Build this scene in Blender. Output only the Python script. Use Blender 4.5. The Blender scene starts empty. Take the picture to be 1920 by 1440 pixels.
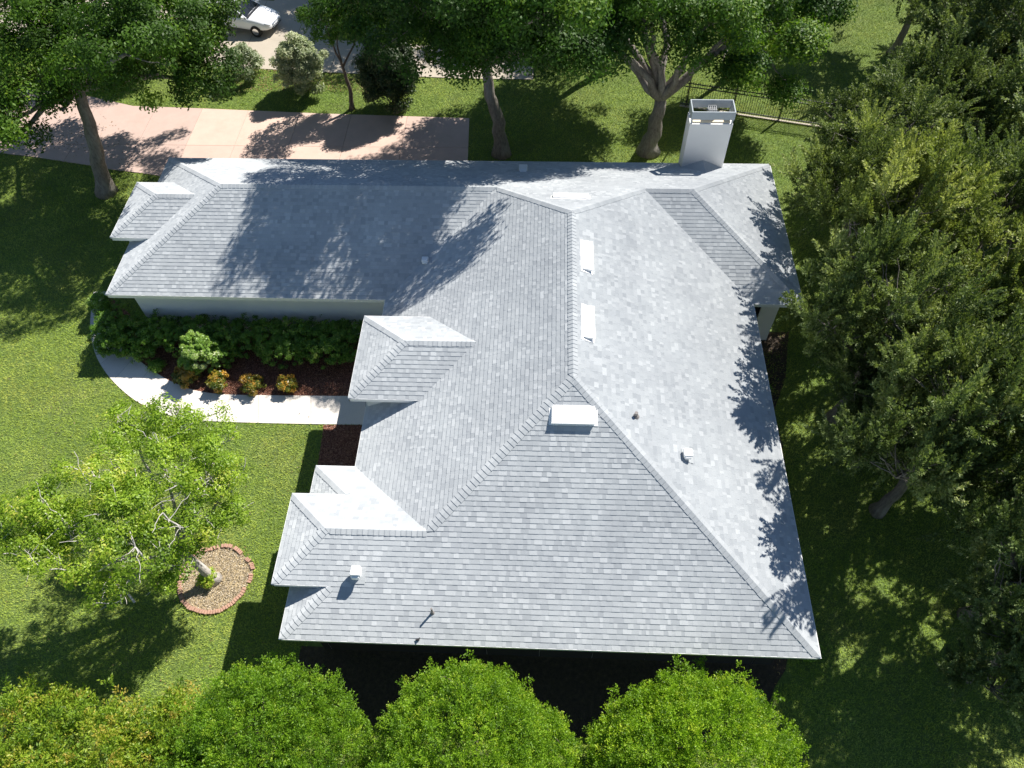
import bpy, math, random
import numpy as np
from mathutils import Vector, Matrix

# ------------------------------------------------------------------ camera
S = bpy.context.scene
C = S.collection
F_PX, CX, CY, CZ = 1422.47, 5.638, -6.004, 20.763 + 2.75
TH, YAW, ROLL = math.radians(35.306), math.radians(3.786), math.radians(-1.842)
RM = Matrix.Rotation(YAW, 3, 'Z') @ Matrix.Rotation(TH, 3, 'X') @ Matrix.Rotation(ROLL, 3, 'Z')
cd = bpy.data.cameras.new('camera'); cam = bpy.data.objects.new('camera', cd); C.objects.link(cam)
cd.sensor_width = 36; cd.lens = F_PX / 1920 * 36; cd.clip_end = 2000
cam.matrix_world = Matrix.Translation((CX, CY, CZ)) @ RM.to_4x4()
S.camera = cam
# ------------------------------------------------------------------ light
SUN = Vector((.63, .67, 1.0)).normalized()
w = bpy.data.worlds.new("World"); S.world = w; w.use_nodes = True
wn = w.node_tree; bg = wn.nodes['Background']; sky = wn.nodes.new('ShaderNodeTexSky')
sky.sky_type = 'NISHITA'; sky.sun_disc = False
sky.ozone_density = 2.0; sky.dust_density = .1; sky.sun_elevation = math.radians(47.4); sky.sun_rotation = math.radians(43.2)
wn.links.new(sky.outputs[0], bg.inputs[0]); bg.inputs[1].default_value = 0.066
sl = bpy.data.lights.new('sun', 'SUN'); sl.energy = 5.0; sl.angle = math.radians(.5); sl.color = (1, .955, .89)
so = bpy.data.objects.new('sun', sl); C.objects.link(so); so.rotation_euler = SUN.to_track_quat('Z', 'Y').to_euler()
S.view_settings.view_transform = 'Standard'; S.view_settings.look = 'None'
S.view_settings.exposure = 0.76; S.view_settings.gamma = 1
S.render.engine = 'CYCLES'
S.cycles.max_bounces = 6; S.cycles.transmission_bounces = 3; S.cycles.transparent_max_bounces = 4

rnd = random.Random(7)

def at(u, v, z=0.0):            # photo direction meets height z
    d = RM @ Vector(((u - 960) / F_PX, -(v - 720) / F_PX, -1)); t = (z - CZ) / d.z
    return Vector((CX + d.x * t, CY + d.y * t, z))

# ------------------------------------------------------------------ helpers
def tag(o, label=None, cat=None, group=None, kind=None):
    if label: o['label'] = label
    if cat: o['category'] = cat
    if group: o['group'] = group
    if kind: o['kind'] = kind
    return o

def empty(name, loc=(0, 0, 0), rz=0, **k):
    o = bpy.data.objects.new(name, None); C.objects.link(o); o.location = loc; o.rotation_euler = (0, 0, rz)
    o.empty_display_size = .3
    return tag(o, **k)

def link(name, me, mat, parent=None, **k):
    o = bpy.data.objects.new(name, me); C.objects.link(o)
    if mat: me.materials.append(mat)
    if parent: o.parent = parent
    return tag(o, **k)

class MB:
    def __init__(s): s.v = []; s.f = []; s.t = []
    def poly(s, pts, tone=.5):
        n = len(s.v); s.v += [tuple(p) for p in pts]; s.f.append(tuple(range(n, n + len(pts)))); s.t.append(tone)
    def box(s, a, b, tone=.5, M=None):
        x0, y0, z0 = a; x1, y1, z1 = b
        P = [(x0,y0,z0),(x1,y0,z0),(x1,y1,z0),(x0,y1,z0),(x0,y0,z1),(x1,y0,z1),(x1,y1,z1),(x0,y1,z1)]
        if M is not None: P = [tuple(M @ Vector(p)) for p in P]
        n = len(s.v); s.v += P
        for f in ((0,3,2,1),(4,5,6,7),(0,1,5,4),(1,2,6,5),(2,3,7,6),(3,0,4,7)):
            s.f.append(tuple(n + i for i in f)); s.t.append(tone)
    def tube(s, pts, rad, sides=8, tone=.5, cap=True):
        pts = [Vector(p) for p in pts]; base = len(s.v); prev = None
        for i, p in enumerate(pts):
            d = (pts[min(i+1, len(pts)-1)] - pts[max(i-1, 0)])
            d = d.normalized() if d.length > 1e-6 else Vector((0, 0, 1))
            if prev is None:
                u = d.cross(Vector((.31, .95, .02)));  u = u.normalized() if u.length > .05 else Vector((1, 0, 0))
            else:
                u = (prev - d * prev.dot(d)); u = u.normalized() if u.length > 1e-4 else d.orthogonal().normalized()
            prev = u; w_ = d.cross(u)
            for k in range(sides):
                a = 2 * math.pi * k / sides
                s.v.append(tuple(p + (u * math.cos(a) + w_ * math.sin(a)) * rad[i]))
        for i in range(len(pts) - 1):
            for k in range(sides):
                k2 = (k + 1) % sides
                s.f.append((base+i*sides+k, base+i*sides+k2, base+(i+1)*sides+k2, base+(i+1)*sides+k)); s.t.append(tone)
        if cap:
            s.f.append(tuple(base + k for k in reversed(range(sides)))); s.t.append(tone)
            s.f.append(tuple(base + (len(pts)-1)*sides + k for k in range(sides))); s.t.append(tone)
    def build(s, name, mat, parent=None, smooth=False, bevel=0, **k):
        me = bpy.data.meshes.new(name); me.from_pydata(s.v, [], s.f)
        at_ = me.attributes.new('tone', 'FLOAT', 'FACE'); at_.data.foreach_set('value', s.t)
        if smooth: me.polygons.foreach_set('use_smooth', [True] * len(s.f))
        me.update()
        o = link(name, me, mat, parent, **k)
        if bevel:
            m = o.modifiers.new('b', 'BEVEL'); m.width = bevel; m.segments = 3; m.limit_method = 'ANGLE'
        return o

def quads_mesh(name, V, T):      # V (n,4,3) quads, T tones
    n = len(V); me = bpy.data.meshes.new(name)
    me.vertices.add(n * 4); me.vertices.foreach_set('co', V.astype(np.float32).ravel())
    me.loops.add(n * 4); me.loops.foreach_set('vertex_index', np.arange(n * 4, dtype=np.int32))
    me.polygons.add(n); me.polygons.foreach_set('loop_start', np.arange(0, n * 4, 4, dtype=np.int32))
    try: me.polygons.foreach_set('loop_total', np.full(n, 4, dtype=np.int32))
    except Exception: pass
    a = me.attributes.new('tone', 'FLOAT', 'FACE'); a.data.foreach_set('value', T.astype(np.float32))
    me.update(calc_edges=True); return me

# ------------------------------------------------------------------ materials
def mat(name, build):
    m = bpy.data.materials.new(name); m.use_nodes = True; nt = m.node_tree
    b = nt.nodes['Principled BSDF']; build(nt, b); return m
def N(nt, t, **k):
    n = nt.nodes.new(t)
    for a, v in k.items(): setattr(n, a, v)
    return n
def ramp(nt, fac, stops):
    r = N(nt, 'ShaderNodeValToRGB'); e = r.color_ramp.elements
    while len(e) < len(stops): e.new(.5)
    for i, (p, c) in enumerate(stops): e[i].position = p; e[i].color = (*c, 1)
    nt.links.new(fac, r.inputs[0]); return r.outputs[0]
def noise(nt, scale, detail=4, rough=.6, vec=None, out=0):
    n = N(nt, 'ShaderNodeTexNoise'); n.inputs['Scale'].default_value = scale
    n.inputs['Detail'].default_value = detail; n.inputs['Roughness'].default_value = rough
    if vec is None:
        tc = N(nt, 'ShaderNodeTexCoord'); vec = tc.outputs['Object']
    nt.links.new(vec, n.inputs['Vector']); return n.outputs[out]
def mix(nt, a, b, f, mode='MIX'):
    m = N(nt, 'ShaderNodeMix', data_type='RGBA', blend_type=mode)
    for i, x in ((6, a), (7, b)):
        if isinstance(x, tuple): m.inputs[i].default_value = (*x, 1)
        else: nt.links.new(x, m.inputs[i])
    if isinstance(f, float): m.inputs[0].default_value = f
    else: nt.links.new(f, m.inputs[0])
    return m.outputs[2]
def bump(nt, b, h, strength=.3, dist=.02):
    n = N(nt, 'ShaderNodeBump'); n.inputs['Strength'].default_value = strength; n.inputs['Distance'].default_value = dist
    nt.links.new(h, n.inputs['Height']); nt.links.new(n.outputs[0], b.inputs['Normal'])
def attr(nt):
    a = N(nt, 'ShaderNodeAttribute'); a.attribute_name = 'tone'; return a.outputs['Fac']

def plain(name, col, rough=.6, metal=0., nz=0., spec=.4):
    def f(nt, b):
        b.inputs['Roughness'].default_value = rough; b.inputs['Metallic'].default_value = metal
        b.inputs['Specular IOR Level'].default_value = spec
        if nz:
            c = mix(nt, tuple(x * (1 - nz) for x in col), tuple(min(1, x * (1 + nz)) for x in col), noise(nt, 3.0, 6))
            nt.links.new(c, b.inputs['Base Color'])
        else: b.inputs['Base Color'].default_value = (*col, 1)
    return mat(name, f)

def leafmat(name, stops, trans=.28, rough=.45, tcol=(1.3, 1.5, .5), spec=.4):
    def f(nt, b):
        oi = N(nt, 'ShaderNodeObjectInfo')
        c = mix(nt, ramp(nt, attr(nt), stops), ramp(nt, oi.outputs['Random'], [(0, (.78, .84, .9)), (.5, (1, 1, 1)), (1, (1.15, 1.1, .9))]), 1.0, 'MULTIPLY'); nt.links.new(c, b.inputs['Base Color'])
        b.inputs['Roughness'].default_value = rough; b.inputs['Specular IOR Level'].default_value = spec
        t = N(nt, 'ShaderNodeBsdfTranslucent'); nt.links.new(mix(nt, c, tcol, 1.0, 'MULTIPLY'), t.inputs[0])
        ms = N(nt, 'ShaderNodeMixShader'); ms.inputs[0].default_value = trans
        nt.links.new(b.outputs[0], ms.inputs[1]); nt.links.new(t.outputs[0], ms.inputs[2])
        nt.links.new(ms.outputs[0], nt.nodes['Material Output'].inputs[0])
    return mat(name, f)

def m_shingle(nt, b):
    c = ramp(nt, attr(nt), [(0, (.455, .48, .50)), (.35, (.53, .555, .57)), (.7, (.58, .602, .613)), (1, (.66, .68, .688))])
    g = noise(nt, 60, 3, .7); c = mix(nt, c, ramp(nt, g, [(.3, (.78, .78, .78)), (.7, (1.12, 1.12, 1.12))]), .7, 'MULTIPLY')
    g2 = noise(nt, .5, 4, .6); c = mix(nt, c, ramp(nt, g2, [(.3, (.88, .885, .89)), (.7, (1.05, 1.05, 1.04))]), 1.0, 'MULTIPLY')
    nt.links.new(c, b.inputs['Base Color']); b.inputs['Roughness'].default_value = .92; b.inputs['Diffuse Roughness'].default_value = .95
    b.inputs['Specular IOR Level'].default_value = .2
    bump(nt, b, noise(nt, 150, 2), .35, .006)
SHINGLE = mat('asphalt_shingle', m_shingle)

def m_lawn(nt, b):
    n1 = noise(nt, .35, 5, .6); n2 = noise(nt, 6, 6, .7)
    c = ramp(nt, n2, [(.3, (.06, .10, .018)), (.55, (.12, .18, .035)), (.75, (.18, .23, .06))])
    c = mix(nt, c, (.13, .12, .05), ramp(nt, n1, [(.5, (0, 0, 0)), (.75, (.45, .45, .45))]))
    nt.links.new(c, b.inputs['Base Color']); b.inputs['Roughness'].default_value = .9
    bump(nt, b, noise(nt, 25, 4), .8, .04)
LAWN = mat('lawn_ground', m_lawn)
def grass_f(nt, b):
    n1 = noise(nt, .45, 4, .6)
    c = ramp(nt, attr(nt), [(0, (.16, .22, .02)), (.5, (.285, .385, .058)), (.85, (.37, .45, .10)), (1, (.50, .46, .19))])
    c = mix(nt, c, (.36, .35, .10), ramp(nt, n1, [(.48, (0, 0, 0)), (.72, (.5, .5, .5))]))
    c = mix(nt, c, ramp(nt, noise(nt, 1.6, 6, .7), [(.3, (.62, .72, .6)), (.5, (1, 1, 1)), (.72, (1.25, 1.18, 1.1))]), 1.0, 'MULTIPLY')
    c = mix(nt, c, ramp(nt, noise(nt, .16, 3, .6), [(.35, (.8, .9, .75)), (.65, (1.15, 1.1, 1.05))]), 1.0, 'MULTIPLY')
    nt.links.new(c, b.inputs['Base Color']); b.inputs['Roughness'].default_value = .6; b.inputs['Specular IOR Level'].default_value = .2
GRASS = mat('grass_blade', grass_f)

def conc(name, base, var=.12, stain=(.3, .26, .2), sf=.5, rough=.85):
    def f(nt, b):
        lo = tuple(x * (1 - var) for x in base); hi = tuple(min(.95, x * (1 + var)) for x in base)
        c = mix(nt, lo, hi, noise(nt, 1.3, 8, .7))
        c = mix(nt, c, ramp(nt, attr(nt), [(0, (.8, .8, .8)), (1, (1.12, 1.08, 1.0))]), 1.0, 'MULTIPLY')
        c = mix(nt, c, stain, ramp(nt, noise(nt, .8, 9, .75), [(.52, (0, 0, 0)), (.8, (sf, sf, sf))]))
        c = mix(nt, c, ramp(nt, noise(nt, 45, 3, .7), [(.3, (.86, .86, .86)), (.7, (1.06, 1.06, 1.06))]), .8, 'MULTIPLY')
        nt.links.new(c, b.inputs['Base Color']); b.inputs['Roughness'].default_value = rough
        bump(nt, b, noise(nt, 60, 4), .25, .004)
    return mat(name, f)
PINK = conc('pink_concrete', (.62, .46, .395), .16, (.42, .33, .25), .55)
WALK = conc('walk_concrete', (.74, .70, .66), .08, (.50, .44, .38), .4)
GREY = conc('grey_concrete', (.47, .42, .35), .12, (.3, .26, .2), .5)
STREET = conc('dark_asphalt', (.10, .10, .105), .2, (.06, .06, .06), .5)
def m_mulch(nt, b):
    v = N(nt, 'ShaderNodeTexVoronoi'); v.inputs['Scale'].default_value = 22
    tc = N(nt, 'ShaderNodeTexCoord'); nt.links.new(tc.outputs['Object'], v.inputs['Vector'])
    c = ramp(nt, v.outputs['Color'], [(.1, (.085, .03, .02)), (.5, (.17, .065, .04)), (.9, (.30, .14, .09))])
    nt.links.new(c, b.inputs['Base Color']); b.inputs['Roughness'].default_value = .95
    bump(nt, b, v.outputs['Distance'], .9, .05)
MULCH = mat('red_mulch', m_mulch)
CHIP_RED = leafmat('red_mulch_chip', [(0, (.09, .03, .02)), (.5, (.2, .08, .05)), (1, (.42, .22, .15))], .0)
CHIP_TAN = leafmat('tan_wood_chip', [(0, (.10, .07, .045)), (.45, (.33, .26, .17)), (1, (.66, .56, .42))], .0)
LITTER = leafmat('fallen_leaf', [(0, (.06, .04, .02)), (.5, (.2, .12, .05)), (1, (.4, .25, .1))], .1)
def m_soil(nt, b):
    c = ramp(nt, noise(nt, 8, 8, .7), [(.3, (.03, .022, .016)), (.6, (.07, .05, .035)), (.8, (.14, .1, .07))])
    nt.links.new(c, b.inputs['Base Color']); b.inputs['Roughness'].default_value = .95; bump(nt, b, noise(nt, 30, 5), .8, .03)
SOIL = mat('dark_soil', m_soil)
def m_bark(base, var):
    def f(nt, b):
        tc = N(nt, 'ShaderNodeTexCoord'); mp = N(nt, 'ShaderNodeMapping'); mp.inputs['Scale'].default_value = (1, 1, .35)
        nt.links.new(tc.outputs['Object'], mp.inputs[0])
        n = noise(nt, 14, 7, .7, mp.outputs[0]); n2 = noise(nt, 2.5, 3, .6, mp.outputs[0])
        c = ramp(nt, n, [(.3, tuple(x * .45 for x in base)), (.55, base), (.75, tuple(min(1, x * 1.4) for x in base))])
        c = mix(nt, c, var, ramp(nt, n2, [(.5, (0, 0, 0)), (.7, (.7, .7, .7))]))
        nt.links.new(c, b.inputs['Base Color']); b.inputs['Roughness'].default_value = .9; bump(nt, b, n, .8, .03)
    return f
BARK = mat('grey_bark', m_bark((.20, .175, .15), (.30, .29, .26)))
BARK_PALE = mat('pale_bark', m_bark((.50, .46, .42), (.62, .58, .54)))
BARK_DARK = mat('brown_bark', m_bark((.13, .1, .075), (.2, .16, .12)))
def m_wall(nt, b):
    c = mix(nt, (.74, .73, .72), (.82, .81, .80), noise(nt, 2, 6, .6)); nt.links.new(c, b.inputs['Base Color'])
    b.inputs['Roughness'].default_value = .8; bump(nt, b, noise(nt, 70, 3), .3, .006)
WALLM = mat('white_stucco', m_wall)
TRIM = plain('white_trim', (.78, .78, .77), .45, nz=.05)
VENTM = plain('white_vent_metal', (.88, .88, .87), .35, spec=.5)
METAL = plain('galvanised_metal', (.45, .46, .47), .4, .6, nz=.2)
DARKM = plain('dark_metal', (.03, .03, .032), .45, spec=.4)
PIPEM = plain('lead_pipe', (.22, .20, .19), .7, nz=.2)
BEIGE = plain('beige_flue', (.72, .62, .46), .8, nz=.1)
GLASS = plain('dark_glass', (.015, .017, .02), .05, spec=.8)
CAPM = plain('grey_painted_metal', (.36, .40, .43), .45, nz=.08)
SCREEN = plain('eave_shade_black', (.02, .02, .022), .8)  # shade below the south eave put into the colour
CARP = plain('white_car_paint', (.80, .81, .83), .22, spec=.6)
RUBBER = plain('tyre_rubber', (.02, .02, .02), .8)
CHROME = plain('chrome', (.75, .76, .78), .15, 1.0)
LAMPM = plain('headlight_lens', (.55, .57, .6), .08, spec=.8)
TERRA = plain('terracotta_edging', (.42, .25, .18), .85, nz=.35)

G_OAK = leafmat('oak_leaf', [(0, (.028, .062, .010)), (.5, (.055, .12, .014)), (.85, (.10, .19, .02)), (1, (.20, .29, .03))], .3, .5, (1.3, 1.5, .4), .2)
G_EAST = leafmat('live_oak_leaf', [(0, (.07, .10, .034)), (.5, (.155, .205, .07)), (.85, (.26, .31, .11)), (1, (.40, .44, .20))], .28, .5, (1.25, 1.35, .6), .2)
G_SOUTH = leafmat('bright_leaf', [(0, (.07, .15, .008)), (.5, (.17, .31, .011)), (.85, (.27, .42, .018)), (1, (.38, .48, .035))], .3, .5)
G_YELLOW = leafmat('yellow_leaf', [(0, (.06, .12, .012)), (.45, (.16, .27, .018)), (.85, (.30, .38, .03)), (1, (.42, .34, .06))], .3, .5)
G_FRONT = leafmat('front_leaf', [(0, (.09, .17, .015)), (.5, (.21, .33, .028)), (.85, (.33, .44, .05)), (1, (.46, .46, .10))], .38, .45)
G_HEDGE = leafmat('hedge_leaf', [(0, (.06, .13, .015)), (.5, (.13, .25, .025)), (.9, (.24, .37, .045)), (1, (.36, .44, .09))], .3, .4)
G_BALL = leafmat('variegated_leaf', [(0, (.1, .2, .03)), (.5, (.19, .33, .04)), (.85, (.32, .44, .1)), (1, (.5, .54, .3))], .25, .4)
G_CROTON = leafmat('croton_leaf', [(0, (.05, .08, .012)), (.45, (.15, .16, .02)), (.75, (.34, .20, .035)), (1, (.52, .30, .05))], .2, .35)
G_GREY = leafmat('grey_green_leaf', [(0, (.10, .14, .06)), (.5, (.25, .30, .17)), (1, (.5, .52, .36))], .2, .45)
G_DARK = leafmat('dark_shrub_leaf', [(0, (.018, .035, .010)), (.6, (.035, .068, .016)), (1, (.07, .11, .03))], .2, .5)

# ------------------------------------------------------------------ house geometry numbers (metres, eave height EV)
EV = 2.75; s = .488
xE, xM, RR = 13.2, -.10, 6.65; xr = xM + RR
yN, yWs, xE2, xG, yGs = 20.185, 12.4335, 14.98, -10.5514, 12.326
xW, yNW, xF, zF = -1.3334, 5.3619, -1.655, .6335
xe, yen, yes_, ze = -.459, 10.7154, 7.3073, .9413
xd, ydn, yds, zd = -10.9879, 17.9258, 14.76, .5485
hw = (yN - yWs) / 2; hg = (yN - yGs) / 2; hb = yNW / 2; dy = zF / s; h2 = (yNW - 2 * dy) / 2
he = (yen - yes_) / 2; hd = (ydn - yds) / 2
A1 = (xr, RR); A2 = (xr, yN - RR); V = (xM + hb, hb); BR_ = (xF + h2, hb)
GE = (xM + hg, yN - hg); GW = (xG + hg, yN - hg); WW = (xE - hw, yN - hw); WE = (xE2 - hw, yN - hw)
DR = (xd + hd, yds + hd); DRE = (xG + zd / s + hd, yds + hd)
ER = (xe + he, yes_ + he); ERE = (xM + ze / s + he, yes_ + he)
PL = {   # name: (eave coordinate axis, value, inward normal, z0, polygon)
 'south': (0, 0, (0, 1), 0, [(xW, 0), (xE, 0), A1, V, BR_, (xF, dy), (xW + dy, dy)]),
 'east': (0, 0, (-1, 0), 0, [(xE, 0), (xE, yWs), WW, A2, A1]),
 'north': (0, 0, (0, -1), 0, [(xE2, yN), (xG, yN), GW, GE, A2, WW, WE]),
 'west': (0, 0, (1, 0), 0, [(xM, yNW), V, A1, A2, GE, (xM, yGs)]),
 'gar_s': (0, 0, (0, 1), 0, [(xG, yGs), (xM, yGs), GE, GW]),
 'gar_w': (0, 0, (1, 0), 0, [(xG, yGs), GW, (xG, yN)]),
 'wing_e': (0, 0, (-1, 0), 0, [(xE2, yWs), (xE2, yN), WE]),
 'wing_s': (0, 0, (0, 1), 0, [(xE, yWs), (xE2, yWs), WE, WW]),
 'nw': (0, 0, (0, -1), 0, [(xM, yNW), (xW, yNW), (xW + dy, yNW - dy), (xF, yNW - dy), BR_, V]),
 'low_w': (0, 0, (1, 0), 0, [(xW, 0), (xW + dy, dy), (xW + dy, yNW - dy), (xW, yNW)]),
 'bump_w': (0, 0, (1, 0), zF, [(xF, dy), BR_, (xF, yNW - dy)]),
 'd_w': (0, 0, (1, 0), zd, [(xd, yds), DR, (xd, ydn)]),
 'd_s': (0, 0, (0, 1), zd, [(xd, yds), (xG + zd / s, yds), DRE, DR]),
 'd_n': (0, 0, (0, -1), zd, [(xG + zd / s, ydn), (xd, ydn), DR, DRE]),
 'e_w': (0, 0, (1, 0), ze, [(xe, yes_), ER, (xe, yen)]),
 'e_s': (0, 0, (0, 1), ze, [(xe, yes_), (xM + ze / s, yes_), ERE, ER]),
 'e_n': (0, 0, (0, -1), ze, [(xM + ze / s, yen), (xe, yen), ER, ERE]),
}
ECO = {'south': 0, 'east': xE, 'north': yN, 'west': xM, 'gar_s': yGs, 'gar_w': xG, 'wing_e': xE2, 'wing_s': yWs,
       'nw': yNW, 'low_w': xW, 'bump_w': xF, 'd_w': xd, 'd_s': yds, 'd_n': ydn, 'e_w': xe, 'e_s': yes_, 'e_n': yen}
def plane(name):
    _, _, n, z0, poly = PL[name]; n = Vector((n[0], n[1], 0)); e = ECO[name]
    O = Vector((e if n.x else 0, e if n.y else 0, EV + z0)); return O, n, poly
def pz(name, x, y):
    O, n, _ = plane(name); return O.z + s * ((x - O.x) * n.x + (y - O.y) * n.y)
def frame(n):
    up = Vector((n.x, n.y, s)).normalized(); along = Vector((-n.y, n.x, 0)); along = Vector((n.y, -n.x, 0))
    nor = along.cross(up).normalized()
    if nor.z < 0: nor = -nor
    return along, up, nor
def on(name, u, v):        # photo direction meets a roof plane
    O, n, _ = plane(name); _, _, nor = frame(n)
    d = RM @ Vector(((u - 960) / F_PX, -(v - 720) / F_PX, -1)); c = Vector((CX, CY, CZ))
    return c + d * ((O - c).dot(nor) / d.dot(nor))

def clip(poly, a, b, c):   # keep a*x+b*y<=c
    out = []
    for i in range(len(poly)):
        p, q = poly[i], poly[(i + 1) % len(poly)]
        dp, dq = a*p[0]+b*p[1]-c, a*q[0]+b*q[1]-c
        if dp <= 0: out.append(p)
        if (dp < 0 < dq) or (dq < 0 < dp):
            t = dp / (dp - dq); out.append((p[0]+(q[0]-p[0])*t, p[1]+(q[1]-p[1])*t))
    return out

EXPO = .143
def shingle_plane(mb, O, n, poly, overhang=.02):
    along, up, nor = frame(n); k = math.sqrt(1 + s * s)
    uv = []
    for x, y in poly:
        d = (x - O.x) * n.x + (y - O.y) * n.y; a = (x - O.x) * along.x + (y - O.y) * along.y
        uv.append((a, d * k))
    mb.poly([O + along * a + up * v - nor * .004 for a, v in uv], .3)
    vmax = max(v for _, v in uv)
    for r in range(int(vmax / EXPO) + 1):
        v0, v1 = r * EXPO, (r + 1) * EXPO
        row = clip(clip(uv, 0, 1, v1), 0, -1, -v0)
        if len(row) < 3: continue
        a0 = min(a for a, _ in row); a1 = max(a for a, _ in row); a = a0 - rnd.random() * .3
        rowj = rnd.uniform(-.03, .03)
        thick = True
        while a < a1:
            w_ = rnd.choice((.09, .12, .15, .18, .22, .28)) * rnd.uniform(.9, 1.1)
            cell = clip(clip(row, 1, 0, a + w_), -1, 0, -a); thick = not thick
            if len(cell) >= 3:
                if thick: tone = rnd.choice((.3, .45, .55, .7, .85)) + rnd.uniform(-.08, .08)
                else: tone = rnd.choice((.1, .3, .4, .5)) + rnd.uniform(-.08, .08)
                tone += rowj
                lo = .013 if thick else .009
                P = [O + along * c[0] + up * c[1] + nor * (.003 + lo * (1 - (c[1] - v0) / EXPO)) for c in cell]
                B = [O + along * c[0] + up * c[1] - nor * .002 for c in cell]
                area = sum(cell[i][0]*cell[(i+1)%len(cell)][1]-cell[(i+1)%len(cell)][0]*cell[i][1] for i in range(len(cell)))
                if abs(area) < 1e-5: a += w_; continue
                mb.poly(P, tone)
                for i in range(len(cell)):
                    j = (i + 1) % len(cell)
                    if (Vector(P[i]) - Vector(P[j])).length > .004:
                        mb.poly([P[j], P[i], B[i], B[j]], tone * .8)
            a += w_

def cap_run(mb, p, q, n1, n2):      # p lower end, q upper end
    p, q = Vector(p), Vector(q); d = (q - p); L = d.length; d.normalize()
    W = []
    for n in (n1, n2):
        w_ = n.cross(d).normalized()
        if w_.z > 0: w_ = -w_
        W.append(w_)
    if (W[0] - W[1]).length < .05: return
    avg = (n1 + n2).normalized(); t = 0
    while t < L:
        t2 = min(L, t + .152); tone = rnd.choice((.4, .5, .6, .75)) + rnd.uniform(-.08, .08)
        a, b = p + d * t, p + d * t2
        la, lb = .038, .024
        j = rnd.uniform(-.006, .006)
        for w_, n in zip(W, (n1, n2)):
            Pa, Pb = a + avg * la, b + avg * lb
            fa, fb_ = min(1, .05 + t / .15), min(1, .05 + t2 / .15)
            Qa, Qb = a + w_ * (.145 + j) * fa + n * (la - .010), b + w_ * (.145 + j) * fb_ + n * (lb - .008)
            mb.poly([Pa, Pb, Qb, Qa], tone)
            mb.poly([Qa, Qb, Qb - n * .03, Qa - n * .03], tone * .8)
            mb.poly([Pa, Qa, Qa - n * .014, Pa - avg * .014], tone * .6)
        t = t2

house = empty('house', (0, 0, 0), label='single-storey white house under a pale grey shingled hip roof', cat='house')
mb = MB()
for nm in PL:
    O, n, poly = plane(nm); shingle_plane(mb, O, n, poly)
# chimney cricket
chx0, chx1, chy0, chy1 = 11.21, 12.87, 19.54, 20.30
chm = (chx0 + chx1) / 2; zb = pz('north', chm, chy0); zc = zb + .36
P0 = Vector((chm, chy0, zc)); P1 = Vector((chm, chy0 - .36 / s, zc))
for xx in (chx0, chx1):
    Pq = Vector((xx, chy0, zb)); tri = [P0, P1, Pq]
    nn = (P1 - P0).cross(Pq - P0).normalized(); nn = nn if nn.z > 0 else -nn
    for i in range(6):
        f0, f1 = i / 6, (i + 1) / 6
        a0, a1 = P0.lerp(Pq, f0), P0.lerp(Pq, f1); b0, b1 = P1.lerp(Pq, f0), P1.lerp(Pq, f1)
        mb.poly([a0 + nn * .006, b0 + nn * .006, b1 + nn * .02, a1 + nn * .02], rnd.uniform(.3, .6))
roof = mb.build('roof', SHINGLE, house)

nrm = lambda nm: frame(plane(nm)[1])[2]
capb = MB()
def cap(a, b, pa, pb):
    z = lambda P: pz(pa, P[0], P[1])
    p, q = Vector((a[0], a[1], z(a))), Vector((b[0], b[1], z(b)))
    if p.z > q.z + .01: p, q = q, p
    cap_run(capb, p, q, nrm(pa), nrm(pb))
cap(A1, A2, 'west', 'east'); cap((xE, 0), A1, 'south', 'east'); cap(V, A1, 'south', 'west'); cap(BR_, V, 'south', 'nw')
cap((xF, dy), BR_, 'south', 'bump_w'); cap((xF, yNW - dy), BR_, 'nw', 'bump_w')
cap((xW, 0), (xW + dy, dy), 'south', 'low_w'); cap((xW, yNW), (xW + dy, yNW - dy), 'nw', 'low_w')
cap(GE, GW, 'north', 'gar_s'); cap(GE, A2, 'north', 'west'); cap(WW, A2, 'north', 'east'); cap(WE, WW, 'north', 'wing_s')
cap((xE2, yN), WE, 'north', 'wing_e'); cap((xE2, yWs), WE, 'wing_s', 'wing_e')
cap((xG, yGs), GW, 'gar_s', 'gar_w'); cap((xG, yN), GW, 'north', 'gar_w')
cap(DR, DRE, 'd_s', 'd_n'); cap((xd, yds), DR, 'd_s', 'd_w'); cap((xd, ydn), DR, 'd_n', 'd_w')
cap(ER, ERE, 'e_s', 'e_n'); cap((xe, yes_), ER, 'e_s', 'e_w'); cap((xe, yen), ER, 'e_n', 'e_w')
capb.build('ridge_cap', SHINGLE, roof)

# fascia, soffits and walls
fb = MB()
def fascia(p, q, z, out):
    x0, x1 = sorted((p[0], q[0])); y0, y1 = sorted((p[1], q[1])); t = .03
    ox, oy = out
    if ox: a = (p[0] - (t if ox > 0 else 0), y0, z - .17); b = (p[0] + (0 if ox > 0 else t), y1, z - .004)
    else: a = (x0, p[1] - (t if oy > 0 else 0), z - .17); b = (x1, p[1] + (0 if oy > 0 else t), z - .004)
    fb.box(a, b)
    # drip edge
    e = .022
    if ox: fb.box((p[0] - (0 if ox > 0 else e), y0 - e, z - .035), (p[0] + (e if ox > 0 else 0), y1 + e, z + .006))
    else: fb.box((x0 - e, p[1] - (0 if oy > 0 else e), z - .036), (x1 + e, p[1] + (e if oy > 0 else 0), z + .005))
OUT = [(xW, 0), (xE, 0), (xE, yWs), (xE2, yWs), (xE2, yN), (xG, yN), (xG, yGs), (xM, yGs), (xM, yNW), (xW, yNW)]
def offset_poly(poly, d):
    R = []; n = len(poly)
    for i in range(n):
        a, b, c = Vector(poly[i-1]), Vector(poly[i]), Vector(poly[(i+1) % n])
        n1 = Vector((-(b-a).y, (b-a).x)).normalized(); n2 = Vector((-(c-b).y, (c-b).x)).normalized()
        R.append((b.x + (n1.x + n2.x) * d, b.y + (n1.y + n2.y) * d))
    return R
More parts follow.
